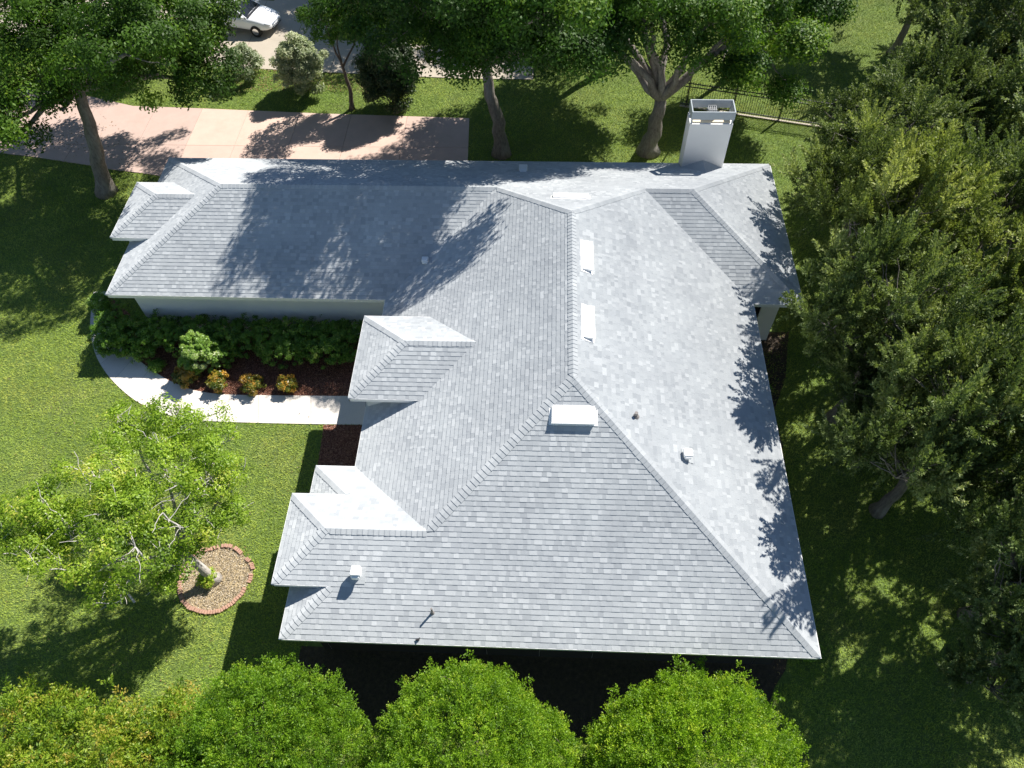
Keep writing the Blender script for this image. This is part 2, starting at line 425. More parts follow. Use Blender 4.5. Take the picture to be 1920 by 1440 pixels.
for i in range(len(OUT)):
    p, q = OUT[i], OUT[(i+1) % len(OUT)]; dx, dyy = q[0]-p[0], q[1]-p[1]
    fascia(p, q, EV, (1 if dyy > 0 else -1 if dyy < 0 else 0, 1 if dx < 0 else -1 if dx > 0 else 0))
for (x0, y0, y1, x1, z0) in ((xF, dy, yNW - dy, xW + dy, zF), (xd, yds, ydn, xG + zd / s, zd), (xe, yes_, yen, xM + ze / s, ze)):
    z = EV + z0
    fascia((x0, y0), (x0, y1), z, (-1, 0)); fascia((x0, y0), (x1, y0), z, (0, -1)); fascia((x0, y1), (x1, y1), z, (0, 1))
fb.build('fascia', TRIM, roof)
sb = MB(); sb.poly([(x, y, EV - .172) for x, y in OUT]); sb.build('soffit', TRIM, roof)
wb = MB()
INW = offset_poly(OUT, .55)
for i in range(len(INW)):
    p, q = INW[i], INW[(i+1) % len(INW)]; wb.poly([(p[0], p[1], 0), (q[0], q[1], 0), (q[0], q[1], EV - .173), (p[0], p[1], EV - .173)])
for (x0, y0, y1, x1, z0) in ((xF, dy, yNW - dy, xW + dy, zF), (xd, yds, ydn, xG + zd / s, zd), (xe, yes_, yen, xM + ze / s, ze)):
    wb.box((x0 + .42, y0 + .3, 0), (x1 + .2, y1 - .3, EV + z0 - .06)); wb.box((x0+.031, y0+.031, EV+z0-.165), (x1+.3, y1-.031, EV+z0-.145))
wb.build('wall', WALLM, house)

# window of the right wing, facing south
yw = yWs + .55
wn_ = MB(); wn_.box((13.0, yw - .02, .35), (13.75, yw - .004, 2.35)); win = wn_.build('window', GLASS, house)
wf = MB()
for a, b in (((12.9, yw-.07, .25), (13.85, yw-.005, .35)), ((12.9, yw-.07, 2.35), (13.85, yw-.005, 2.45)), ((12.9, yw-.07, .352), (13.0, yw-.005, 2.348)), ((13.75, yw-.07, .352), (13.85, yw-.005, 2.348))): wf.box(a, b)
wf.build('window_frame', TRIM, win)
# flat panels on the south wall, coloured near-black for the shade under the eave
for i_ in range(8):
    wn_ = MB(); x_ = -.55 + i_ * 1.58; wn_.box((x_, .53, .05), (x_ + 1.57, .546, 2.56)); wn_.build('shade_panel', SCREEN, house)
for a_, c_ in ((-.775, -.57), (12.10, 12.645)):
    wn_ = MB(); wn_.box((a_, .53, .05), (c_, .546, 2.5)); wn_.build('shade_panel', SCREEN, house)
# chimney
ch = MB(); ch.box((chx0, chy0, 0), (chx1, chy1, 5.14)); cho = ch.build('chimney', WALLM, house)
cc = MB()
ex, ztop, zbot = .05, 5.70, 5.36
X0, X1, Y0, Y1 = chx0 + .0, chx1 + .0, chy0 - .03, chy1 + .03
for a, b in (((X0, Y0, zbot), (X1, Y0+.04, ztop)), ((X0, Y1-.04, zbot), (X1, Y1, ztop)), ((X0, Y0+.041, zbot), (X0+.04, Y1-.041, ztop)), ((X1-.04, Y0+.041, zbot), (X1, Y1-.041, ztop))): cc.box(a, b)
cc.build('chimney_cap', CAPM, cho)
cc = MB()
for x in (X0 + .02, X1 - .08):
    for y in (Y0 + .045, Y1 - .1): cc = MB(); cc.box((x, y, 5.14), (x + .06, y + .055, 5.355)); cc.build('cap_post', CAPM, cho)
cc = MB(); cc.box((X0 + .10, Y0 + .12, 5.142), (X1 - .10, Y1 - .12, 5.19)); cc.build('chimney_crown', BEIGE, cho)
cc = MB(); fx, fy = (X0+X1)/2 - .16, (Y0+Y1)/2 - .14
for i in range(5): cc.box((fx + i*.075, fy, 5.192), (fx + i*.075 + .015, fy + .3, 5.60))
for j in range(2): cc.box((fx, fy + j*.285, 5.60), (fx + .315, fy + j*.285 + .015, 5.62))
cc.box((fx - .02, fy - .02, 5.46), (fx + .335, fy + .32, 5.49)); cc.build('spark_arrestor', METAL, cho)

# roof fittings
def basis(nm, P):
    _, n, _ = plane(nm); along, up, nor = frame(n)
    M = Matrix.Identity(4)
    for i, c_ in enumerate((along, up, nor)): M[0][i], M[1][i], M[2][i] = c_
    return Matrix.Translation(P) @ M
def offridge(nm, u, v, L, W, h=.15):
    M = basis(nm, on(nm, u, v)); m = MB()
    m.box((-L/2-.08, -W/2-.06, .012), (L/2+.08, W/2+.06, .022), M=M)
    P = [(-L/2,-W/2,.03),(L/2,-W/2,.03),(L/2,W/2,.024),(-L/2,W/2,.024),(-L/2,-W/2,h),(L/2,-W/2,h),(L/2,W/2,.07),(-L/2,W/2,.07)]
    P = [tuple(M @ Vector(p)) for p in P]; b0 = len(m.v); m.v += P
    for f in ((0,3,2,1),(4,5,6,7),(0,1,5,4),(1,2,6,5),(2,3,7,6),(3,0,4,7)): m.f.append(tuple(b0+i for i in f)); m.t.append(.5)
    m.box((-L/2-.015, -W/2-.03, h-.035), (L/2+.015, -W/2-.002, h+.004), M=M)
    m.build('ridge_vent', VENTM, roof, bevel=.006)
offridge('east', 1099, 482, 1.25, .30); offridge('east', 1101, 606, 1.25, .30)
offridge('south', 1075, 779, 1.22, .46, .17); offridge('north', 1070, 371, 1.25, .34, .12)
def gooseneck(nm, u, v, r=.14, h=.34):
    P = on(nm, u, v); m = MB()
    M = Matrix.Translation(P)
    m.tube([P + Vector((0,0,-.05)), P + Vector((0,0,h*.6))], [r*.7, r*.7], 14)
    m.box((-r, -r, h*.5), (r, r, h), M=M)
    m.box((-r*.8, -r*1.35, h*.42), (r*.8, -r*.8, h*.82), M=M)
    m.build('roof_vent', VENTM, roof, bevel=.035)
    f = MB(); f.box((-r*1.5, -r*1.5, .02), (r*1.5, r*1.5, .026), M=basis(nm, P)); f.build('vent_flashing', SHINGLE, roof)
gooseneck('south', 671, 1080, .14, .42); gooseneck('east', 1288, 856, .13, .26); gooseneck('gar_s', 798, 494, .12, .26); gooseneck('north', 981, 320, .17, .2)
for (nm, u, v, r, h) in (('south', 811, 1149, .028, .34), ('east', 1192, 781, .05, .2)):
    P = on(nm, u, v); m = MB(); m.tube([P, P + Vector((0, 0, h))], [r, r], 12); m.tube([P, P + Vector((0, 0, .07))], [r*2.2, r*1.25], 12); m.build('vent_pipe', PIPEM, roof, smooth=False)
P = on('south', 783, 1199); m = MB(); m.poly([P + Vector((-.07,-.02,.03)), P + Vector((.07,.05,.04)), P + Vector((.05,-.05,.1))]); m.poly([P + Vector((-.07,-.02,.025)), P + Vector((.07,.05,.035)), P + Vector((.05,-.05,.02))]); m.build('lifted_flashing', DARKM, roof)

# ------------------------------------------------------------------ ground sheets
def sheet(name, pts, z, m, **k):
    b = MB(); b.poly([(p[0], p[1], z) for p in pts]); return b.build(name, m, None, **k)
b = MB(); b.poly([(-250, -250, 0), (250, -250, 0), (250, 250, 0), (-250, 250, 0)]); b.build('lawn', LAWN, kind='structure')
def densify(pts):   # catmull-rom through 2D points
    out = []
    for i in range(len(pts) - 1):
        p0, p1, p2, p3 = [Vector(pts[max(0, min(len(pts)-1, i+k))][:2]) for k in (-1, 0, 1, 2)]
        for t in np.linspace(0, 1, 6, endpoint=False):
            out.append(.5*((2*p1)+(-p0+p2)*t+(2*p0-5*p1+4*p2-p3)*t*t+(-p0+3*p1-3*p2+p3)*t**3))
    out.append(Vector(pts[-1][:2])); return out
outer = densify([at(*q) for q in ((176, 548), (172, 580), (170, 615), (178, 660), (196, 695), (222, 725), (255, 752), (298, 773), (350, 786), (410, 791), (500, 794), (600, 796), (700, 797), (760, 798))])
inner = densify([at(*q) for q in ((203, 548), (199, 578), (200, 600), (214, 634), (236, 656), (262, 677), (292, 699), (326, 718), (368, 733), (420, 740), (500, 742), (600, 743), (700, 744), (760, 745))])
wk = MB(); TOPZ = .035
npt = len(outer); joints = {0, 9, 15, 22, 28, 34, 41, 48, 53, 59, 65, 71, 77, npt - 1}
tn = .5
for i in range(npt - 1):
    if i in joints: tn = rnd.uniform(.35, .8)
    a, b_, c_, d_ = outer[i], outer[i+1], inner[i+1], inner[i]
    if i in joints: a = a.lerp(b_, .035); d_ = d_.lerp(c_, .035)
    wk.poly([(a.x, a.y, TOPZ), (b_.x, b_.y, TOPZ), (c_.x, c_.y, TOPZ), (d_.x, d_.y, TOPZ)], tn)
    for p, q in ((a, b_), (c_, d_)): wk.poly([(p.x, p.y, -.01), (q.x, q.y, -.01), (q.x, q.y, TOPZ), (p.x, p.y, TOPZ)], tn)
walk = wk.build('walkway', WALK, kind='structure')
base = [(p.x, p.y) for p in outer] + [(p.x, p.y) for p in reversed(inner)]
sheet('walkway_bed', base, .012, SOIL, kind='structure')
walk_poly = base
# mulch beds
bed1 = [(p.x, p.y) for p in inner[4:]] + [(xM, 9.9), (xM, yGs + .5), (xG + .3, yGs + .5), (-12.4, 14.6)]
sheet('mulch_bed', bed1, .008, MULCH, kind='structure')
bed2 = [tuple(at(*q)[:2]) for q in ((607, 797), (760, 798), (760, 900), (590, 900), (598, 860), (604, 820))]
sheet('mulch_patch', bed2, .008, MULCH, kind='structure')
bed3 = [(xW - .2, -1.6), (10.5, -1.7), (11.6, -1.45), (12.3, -.9), (12.7, -.1), (12.8, .6), (xW - .2, .6)]
sheet('soil_strip', bed3, .008, SOIL, kind='structure')
bed4 = [(12.7, -.1), (13.1, .4), (13.5, 1.6), (13.4, 3.2), (13.8, 4.8), (13.7, 6.6), (14.3, 8.2), (14.2, 9.6), (14.9, 11.2), (15.2, 12.6), (15.4, 13.4), (12.6, 13.4)]
sheet('soil_border', bed4, .004, SOIL, kind='structure')
# pink driveway
DT = [at(*q) for q in ((880, 223), (600, 214), (390, 205), (250, 200), (150, 178), (40, 168))]
drive_poly = [tuple(p[:2]) for p in DT] + [(-34, 33), (-34, 26.5)] + [tuple(at(*q)[:2]) for q in ((20, 290), (50, 293), (190, 314), (188, 316), (285, 328))] + [(-10.2, 21.6), (-10.2, 19.6), (1.6, 19.6), tuple(at(877, 305)[:2])]
sheet('driveway_base', drive_poly, .014, SOIL, kind='structure')
dv = MB()
XR = at(879, 262).x; xs = [-34, -29, -25, -21.4, -17.8, -14.6] + [at(u, 250).x for u in (360, 450, 550, 650, 758)] + [XR + .3]
ym = at(600, 276).y
for i in range(len(xs) - 1):
    for lo, hi in ((15, ym), (ym, 40)):
        g = .008
        cell = clip(clip(clip(clip(drive_poly, 1, 0, xs[i+1]-g), -1, 0, -xs[i]-g), 0, 1, hi - g), 0, -1, -lo - g)
        if len(cell) > 2:
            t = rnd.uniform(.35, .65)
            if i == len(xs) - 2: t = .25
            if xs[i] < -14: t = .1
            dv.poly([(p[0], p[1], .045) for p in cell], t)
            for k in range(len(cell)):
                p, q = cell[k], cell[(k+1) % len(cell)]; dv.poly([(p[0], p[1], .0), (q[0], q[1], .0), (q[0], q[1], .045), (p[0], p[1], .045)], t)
dv.build('driveway', PINK, kind='structure')
# neighbour's grey pavement
NP = [tuple(at(*q)[:2]) for q in ((300, 112), (440, 127), (560, 134), (705, 141), (860, 148), (1000, 150))]
pave_poly = NP + [tuple(at(*q)[:2]) for q in ((1000, 100), (740, 82), (600, 75))] + [(-3.0, 44), (-9.0, 44), (-10.8, 38.2), (-14, 38.6), (-30, 40.5), (-30, 34)]
pv = MB(); pxs = [-30, -22, -18, -14.2, -11.2, -8.6, -6.1, -3.6, -1.1, 1.5, 6, 12]
for i in range(len(pxs) - 1):
    cell = clip(clip(pave_poly, 1, 0, pxs[i+1]-.008), -1, 0, -pxs[i]-.008)
    if len(cell) > 2: pv.poly([(p[0], p[1], .04) for p in cell], rnd.uniform(.3, .7))
pv.build('pavement', GREY, kind='structure')
sheet('pavement_base', pave_poly, .01, SOIL, kind='structure')

# tree ring
RC = at(404, 1087); ring = [at(*q) for q in ((347, 1060), (338, 1085), (338, 1112), (350, 1135), (375, 1147), (405, 1148), (432, 1135), (455, 1112), (470, 1085), (474, 1062), (462, 1047), (446, 1032), (425, 1024), (395, 1030), (365, 1040), (347, 1060))]
rp = densify(ring); ring_poly = [(p.x, p.y) for p in rp[:-1]]
sheet('wood_chip_bed', ring_poly, .01, CHIP_TAN, kind='structure')
edg = empty('brick_edging', (RC.x, RC.y, 0), label='round terracotta edging enclosing tan wood chips under the lawn tree', cat='garden edging')
for i in range(len(rp) - 1):
    if i in (44, 45, 50, 51, 56, 60, 61, 62, 68, 74): continue
    a, c_ = rp[i], rp[i+1]; d = (c_ - a); L = d.length; nrm2 = Vector((-d.y, d.x)).normalized()
    a = a + d * .06; c_ = c_ - d * .06; q = nrm2 * .065; sh = rnd.uniform(-.015, .015); h = rnd.uniform(.07, .1)
    P = [a - q, c_ - q, c_ + q, a + q]
    M = [(p.x + nrm2.x*sh - RC.x, p.y + nrm2.y*sh - RC.y) for p in P]
    eb = MB(); b0 = 0; eb.v += [(x, y, 0) for x, y in M] + [(x, y, h) for x, y in M]
    for f in ((0,3,2,1),(4,5,6,7),(0,1,5,4),(1,2,6,5),(2,3,7,6),(3,0,4,7)): eb.f.append(tuple(b0+k for k in f)); eb.t.append(.5)
    eb.build('brick', TERRA, edg, bevel=.012)

# ------------------------------------------------------------------ scattered stuff
rng = np.random.default_rng(11)
def inside(P, poly):
    x, y = P[:, 0], P[:, 1]; r = np.zeros(len(P), bool); n = len(poly)
    for i in range(n):
        x0, y0 = poly[i][:2]; x1, y1 = poly[(i+1) % n][:2]
        if y0 == y1: continue
        c_ = ((y0 > y) != (y1 > y)) & (x < (x1 - x0) * (y - y0) / (y1 - y0) + x0); r ^= c_
    return r
def leaf_quads(P, A, B):   # rhombus at P, long half-axis A, short half-axis B
    return np.stack([P - A, P + B * 1.0 - A * .1, P + A, P - B * 1.0 - A * .1], 1)
def unit(v): return v / np.maximum(np.linalg.norm(v, axis=1, keepdims=True), 1e-6)
lawn_area = np.array([[-26, -6], [33, 41]], float)
M_ = 2000000
P = np.c_[rng.uniform(-25, 27, M_), rng.uniform(-5, 43, M_)]
keep = np.ones(M_, bool)
for poly in (walk_poly, bed1, bed2, bed3, drive_poly, pave_poly, ring_poly): keep &= ~inside(P, poly)
keep &= ~inside(P, OUT) & ~(inside(P, bed4) & (rng.random(M_) < .75))
# outside the view frustum on the ground
keep &= (P[:, 0] > -10 - (P[:, 1] + 5) * .48) & (P[:, 0] < 20.5 + (P[:, 1] + 3) * .36)
P = P[keep]; n = len(P)
L = rng.uniform(.03, .062, n); az = rng.uniform(0, 2*np.pi, n); el = rng.uniform(.25, 1.2, n)
A = np.c_[np.cos(az)*np.cos(el), np.sin(az)*np.cos(el), np.sin(el)] * L[:, None]
B = unit(np.c_[-np.sin(az), np.cos(az), rng.uniform(-.4, .4, n)]) * rng.uniform(.006, .010, n)[:, None]
Pz = np.c_[P, A[:, 2] * .9]
tone = np.clip(rng.normal(.5, .13, n) + .25*np.sin(P[:, 0]*1.3 + np.sin(P[:, 1]*.9)*2)*np.sin(P[:, 1]*1.1)*.6, 0, 1)
me = quads_mesh('grass', leaf_quads(Pz, A, B), tone); link('grass', me, GRASS, kind='stuff', label='short green lawn grass around the house', cat='grass')

def litter(name, poly, n, size, m, label, cat, z=.02, hmax=.05, box=None):
    xs_ = [p[0] for p in poly]; ys_ = [p[1] for p in poly]
    P = np.c_[rng.uniform(min(xs_), max(xs_), n), rng.uniform(min(ys_), max(ys_), n)]; P = P[inside(P, poly)]; n = len(P)
    az = rng.uniform(0, 6.28, n); tl = rng.uniform(-.5, .5, n)
    A = np.c_[np.cos(az)*np.cos(tl), np.sin(az)*np.cos(tl), np.sin(tl)] * (size * rng.uniform(.6, 1.3, n))[:, None]
    B = unit(np.c_[-np.sin(az), np.cos(az), rng.uniform(-.5, .5, n)]) * (size * rng.uniform(.3, .6, n))[:, None]
    me = quads_mesh(name, leaf_quads(np.c_[P, rng.uniform(z, hmax, n)], A, B), rng.random(n))
    return link(name, me, m, kind='stuff', label=label, cat=cat)
litter('mulch_chips', bed1, 26000, .03, CHIP_RED, 'reddish brown mulch chips in the bed by the curved walk', 'mulch')
litter('mulch_chips', bed2, 7000, .03, CHIP_RED, 'reddish brown mulch chips in the small bed below the walk', 'mulch')
litter('wood_chips', ring_poly, 6500, .024, CHIP_TAN, 'tan wood chips inside the round brick edging', 'wood chips')
litter('leaf_litter', [tuple(at(*q)[:2]) for q in ((420, 128), (620, 136), (800, 144), (700, 175), (560, 170), (440, 175))], 2600, .045, LITTER, 'brown fallen leaves on the grass beside the grey pavement', 'leaf litter')
litter('leaf_litter', [(-17, -2), (-2.2, -2), (-2.2, 9), (-13, 10), (-22, 20), (-24, 12)], 1500, .035, LITTER, 'scattered dry leaves on the front lawn around the lawn tree', 'leaf litter', hmax=.07)
litter('leaf_litter', [tuple(at(*q)[:2]) for q in ((50, 210), (200, 215), (300, 320), (60, 285))], 700, .04, LITTER, 'dry leaves on the shaded left part of the pink driveway', 'leaf litter', z=.05, hmax=.06)
litter('leaf_litter', bed4, 3500, .04, LITTER, 'fallen leaves on the shaded ground along the right wall', 'leaf litter')

# ------------------------------------------------------------------ foliage
def foliage(blobs, nsub, subr, nleaf, size, seed, spray=0., up=.35, shell=(.55, 1.), tone0=.45, tvar=.18, flat=.75, asp=.42, low=-.35, jit=1., top=0.):
    g = np.random.default_rng(seed)
    B = np.array([b[:3] for b in blobs], float); R = np.array([b[3:6] for b in blobs], float)
    area = (R[:, 0]*R[:, 1] + R[:, 0]*R[:, 2] + R[:, 1]*R[:, 2]); pb = area / area.sum()
    k = g.choice(len(blobs), nsub, p=pb)
    u = unit(g.normal(size=(nsub, 3)))
    u[:, 2] = np.where(u[:, 2] < low, -u[:, 2], u[:, 2])
    fac = g.uniform(*shell, nsub) * (1 + .10*g.normal(size=nsub))
    sc = B[k] + u * R[k] * fac[:, None]
    sr = subr * g.uniform(.55, 1.35, nsub)
    st = np.clip(g.normal(tone0, tvar, nsub) + (g.normal(0, .13, len(blobs)) if len(blobs) > 4 else np.zeros(len(blobs)))[k], 0, 1)
    w_ = sr**2; j = g.choice(nsub, nleaf, p=w_/w_.sum())
    if spray > 0:
        ntw = 9
        tw = unit(u[:, None, :].repeat(ntw, 1).reshape(-1, 3) * .75 + np.array([0, 0, up]) + g.normal(size=(nsub*ntw, 3)) * .55)
        q = j * ntw + g.integers(0, ntw, nleaf); t = g.random(nleaf)**.8
        d = tw[q]; off = unit(np.cross(d, g.normal(size=(nleaf, 3))))
        P = sc[j] + d * (t * sr[j] * spray)[:, None] + off * (size * 1.3 * (1.15 - t))[:, None]
        ax = unit(d * .9 + off * .8 + g.normal(size=(nleaf, 3)) * .3 * jit)
        nr = unit(g.normal(size=(nleaf, 3)) + np.array([0, 0, 1.0]))
        tone = st[j] + .22 * (t - .5) + g.normal(0, .1, nleaf)
    else:
        v = unit(g.normal(size=(nleaf, 3)) + u[j] * .5 + np.array([0, 0, .35]))
        rr_ = sr[j] * g.uniform(.45, 1.05, nleaf)
        P = sc[j] + v * np.c_[rr_, rr_, rr_ * flat]
        nr = unit(v * .8 + u[j] * .4 + g.normal(size=(nleaf, 3)) * .55 * jit + np.array([0, 0, up]))
        ax = unit(np.cross(nr, g.normal(size=(nleaf, 3))))
        tone = st[j] + g.normal(0, .12, nleaf)
    side = unit(np.cross(ax, nr)); L = size * g.uniform(.65, 1.25, nleaf)
    P[:, 2] = np.maximum(P[:, 2], .03)
    V4 = leaf_quads(P, ax * (L*.5)[:, None], side * (L*.5*asp)[:, None])
    return V4, np.clip(tone, 0, 1), sc

def limb(mb, p, q, r0, r1, g, seg=6, wob=.12, sides=7, sag=0.):
    p, q = Vector(p), Vector(q); L = (q - p).length; pts = []; rad = []; off = Vector((0, 0, 0))
    for i in range(seg + 1):
        t = i / seg
        if 0 < i < seg: off = off * .6 + Vector((g.uniform(-1, 1), g.uniform(-1, 1), g.uniform(-.6, .6))) * wob * L / seg
        else: off = Vector((0, 0, 0)) if i == 0 else off * .3
        pts.append(p.lerp(q, t) + off + Vector((0, 0, sag * L * math.sin(math.pi * t)))); rad.append(r0 + (r1 - r0) * t ** .8)
    mb.tube(pts, rad, sides, cap=False); return pts, rad

def make_trunk(name, path, r0, blobs, subs, seed, m, parent, nsec=26, twigr=.012, flare=1.5, prim=None, fork=None, sec_r=.04):
    g = random.Random(seed); b = MB(); path = [Vector(p) for p in path]
    fine = []; rad = []
    for i in range(len(path) - 1):
        for k in range(4):
            t = k / 4; tt = (i + t) / (len(path) - 1)
            fine.append(path[i].lerp(path[i+1], t) + Vector((g.uniform(-1, 1), g.uniform(-1, 1), 0)) * r0 * .15 * (1 if tt > 0 else 0)); rad.append(r0 * (1 - .4 * tt) * (1 + (flare - 1) * max(0, 1 - tt * 5) ** 2))
    fine.append(path[-1]); rad.append(r0 * .6)
    b.tube(fine, rad, 11)
    tops = []
    fk = path[-1]
    for bl in blobs:
        c_ = Vector(bl[:3]); tgt = c_ + Vector((0, 0, -bl[5] * .15))
        pts, rd = limb(b, fk, tgt, r0 * .5, r0 * .16, g, 7, .22, 8, .04)
        tops += [(pts[k], rd[k]) for k in range(3, len(pts))]
    tops = tops or [(fk, r0*.5)]
    order = list(range(len(subs))); g.shuffle(order)
    for i in order[:nsec]:
        sp = Vector(subs[i]); a, r = min(tops, key=lambda t_: (t_[0] - sp).length + g.random() * .6)
        pts, rd = limb(b, a, sp, min(r * .7, sec_r), twigr, g, 5, .25, 5)
        for _ in range(2):
            k = g.randint(2, 5); e = pts[k] + Vector((g.uniform(-1, 1), g.uniform(-1, 1), g.uniform(-.3, .8))) * .45
            limb(b, pts[k], e, twigr * 1.1, twigr * .4, g, 3, .2, 4)
    return b.build(name, m, parent, smooth=True)

def tree(name, base, path, r0, blobs, fol, bark, leafm, label, cat='tree', group=None, seed=1, nsec=26, flare=1.5, twigr=.012, sec_r=.04):
    base = Vector(base); root = empty(name, base, label=label, cat=cat, group=group)
    bl = [tuple(np.array(b[:3]) - np.array(base)) + tuple(b[3:6]) for b in blobs]
    V4, T, sc = foliage(bl, seed=seed, **fol)
    link('crown', quads_mesh('crown', V4, T), leafm, root)
    make_trunk('trunk', [Vector(p) - base for p in path], r0, bl, sc, seed, bark, root, nsec, twigr, flare, sec_r=sec_r)
    return root

def copy_tree(o, loc, rz, sc, label, group=None):
    c_ = o.copy(); C.objects.link(c_); c_.location = loc; c_.rotation_euler = (0, 0, rz); c_.scale = sc; c_['label'] = label
    if group: c_['group'] = group
    for ch_ in list(o.children):
        d_ = ch_.copy(); C.objects.link(d_); d_.parent = c_
    return c_

def B(u, v, rp, z, fz=.72):       # crown lobe centred on a photo direction at height z
    p = at(u, v, z); dep = (Vector((CX, CY, CZ)) - p).length; r_ = rp * dep / F_PX
    return (p.x, p.y, p.z, r_, r_ * .95, r_ * fz)
OAKF = dict(nsub=230, subr=.75, nleaf=80000, size=.15, up=.4, shell=(.5, 1.), tone0=.42, tvar=.2, asp=.5)
# tall trees behind the house
tree('oak_tree', (-14.9, 21.1, 0), [(-14.9, 21.1, 0), (-14.5, 21.15, 1.8), (-14.1, 21.3, 3.6), (-13.9, 21.5, 5.2)], .36,
     [B(60, 40, 110, 6.4), B(200, 30, 110, 7), B(330, 40, 110, 6.8), B(390, 70, 50, 6.), B(385, 145, 55, 5.4), (-8.8, 29.6, 8.8, 2.3, 2.0, 1.2), (-11.6, 28.6, 9.2, 2.0, 2.0, 1.2), (-12.6, 28.4, 6.6, 2.6, 2.2, 1.7), (-16.6, 28.6, 6.0, 2.6, 2.2, 1.6), B(290, 130, 85, 6), B(190, 120, 70, 6.2), B(80, 110, 70, 6), B(230, 90, 90, 8), B(20, 225, 45, 5.0), B(12, 262, 48, 4.4), B(65, 185, 45, 5.6), B(115, 205, 30, 5.2), (-17.6, 23.2, 8.0, 2.2, 2.0, 1.4)],
     OAKF | dict(nsub=420, nleaf=150000), BARK, G_OAK, 'large oak with a grey leaning trunk beside the left end of the pink driveway', seed=3, nsec=44)
tree('oak_tree', (3.48, 24.2, 0), [(3.48, 24.2, 0), (3.4, 24.2, 1.8), (3.1, 24.2, 3.2), (2.9, 24.3, 4.6)], .34,
     [B(700, 40, 90, 6.5), B(810, 50, 105, 8), B(930, 60, 100, 8.5), B(1030, 90, 80, 7.5), B(840, 110, 60, 7), B(1100, 90, 75, 6.5), B(1000, 10, 95, 8), B(780, 0, 95, 7.5), (1.6, 19.2, 10.8, 2.6, 1.9, 1.5), (.3, 19.7, 10.4, 1.9, 1.7, 1.3), (5.6, 18.0, 10.6, 1.5, 1.3, 1.1), (4.6, 19.6, 10.2, 1.9, 1.7, 1.3), (1.0, 22.0, 11.5, 2.6, 2.2, 1.5)],
     OAKF | dict(nsub=430, nleaf=140000, tone0=.38), BARK, G_OAK, 'oak with a forked brown trunk standing just right of the pink driveway end', seed=5, nsec=44)
tree('oak_tree', (10.55, 24.5, 0), [(10.55, 24.5, 0), (10.7, 24.5, 1.4), (10.75, 24.5, 2.9)], .42,
     [B(1150, 70, 70, 6.8), B(1230, 20, 70, 7.5), B(1330, 40, 80, 7), B(1390, 50, 45, 6.0), B(1450, 10, 35, 6.5), B(1290, 110, 40, 6.), B(1100, 20, 80, 6.5), (8.9, 22.6, 9.0, 1.7, 1.4, 1.1), (10.8, 31.0, 7.6, 2.8, 2.2, 1.6), (7.4, 30.4, 9.0, 2.4, 1.9, 1.3), (4.8, 29.6, 10.2, 1.8, 1.6, 1.1)],
     OAKF | dict(nsub=300, nleaf=90000, tone0=.52), BARK, G_OAK, 'oak with a pale forked trunk and winding limbs left of the chimney', seed=9, nsec=56)
tree('oak_tree', (15.0, 30.5, 0), [(15, 30.5, 0), (15, 30.4, 3.2)], .16, [(15.2, 29.6, 4.8, 1.8, 1.7, 1.3), (13.4, 29.2, 3.8, 1.2, 1.2, .9), (16.6, 28.6, 3.2, .9, .9, .7), B(1350, 130, 35, 4.2), B(1410, 130, 34, 4.4), B(1500, 95, 34, 4.6), B(1480, 175, 26, 3.0), B(1530, 20, 40, 5.0)],
     OAKF | dict(nsub=150, nleaf=40000, tone0=.7), BARK, G_OAK, 'airy light green tree above the black fence right of the chimney', seed=12, nsec=26)
tree('small_tree', (-4.37, 27.67, 0), [(-4.37, 27.67, 0), (-4.25, 27.7, 1.1), (-4.4, 27.75, 2.3)], .12, [(-4.6, 28.6, 4.0, 1.5, 1.3, 1.0), (-3.2, 29.0, 4.2, 1.2, 1.2, .9), (-4.8, 27.6, 4.9, .9, .9, .7)],
     dict(nsub=80, subr=.4, nleaf=15000, size=.12, tone0=.6, asp=.5), BARK_DARK, G_OAK, 'small tree with a thin crooked trunk between pavement and pink driveway', seed=14, nsec=18)
NBT = [((-1.2, 39.0, 0), 'tree at the top edge behind the forked brown trunk'), ((6.0, 38.0, 0), 'tree at the top edge left of the pale forked trunk'), ((9.5, 41.5, 0), 'tree at the top edge directly beyond the chimney'),
       ((-6.0, 41.0, 0), 'tree beyond the neighbour pavement casting shade on it'), ((-22.5, 32.5, 0), 'tree in the top left corner beyond the driveway'), ((-16.5, 34.0, 0), 'tree left of the white car at the top edge'), ((20.5, 43.0, 0), 'tree beyond the sunlit clearing at the top right'), ((-23.5, 22.0, 0), 'dark leafy tree at the left edge overhanging the driveway'), ((-27, 27, 0), 'tree beyond the left edge of the picture by the driveway'),
       ((8.4, 31.0, 0), 'tree behind the pale forked trunk, its crown above the top edge')]
NB = tree('oak_tree', (6.0, 38.0, 0), [(6, 38, 0), (6.1, 38, 2), (6, 38.1, 4)], .2, [(6, 38, 6.0, 2.6, 2.4, 1.8), (4.0, 36.9, 5.4, 1.8, 1.8, 1.4), (8.0, 37.3, 5.6, 1.9, 1.8, 1.4), (6.4, 40, 5.4, 2, 1.8, 1.4)],
          OAKF | dict(nsub=170, nleaf=50000), BARK, G_OAK, NBT[1][1], seed=21, group='background trees along the far side')
for i, (loc, lab) in enumerate(NBT):
    if i == 1: continue
    k = (1.2, 1, 1, .95, 1.05, .95, 1., .72, 1., 1.25, 1.2)[i]
    copy_tree(NB, loc, rnd.uniform(0, 6.28), (k, k, k * rnd.uniform(.9, 1.05)), lab)

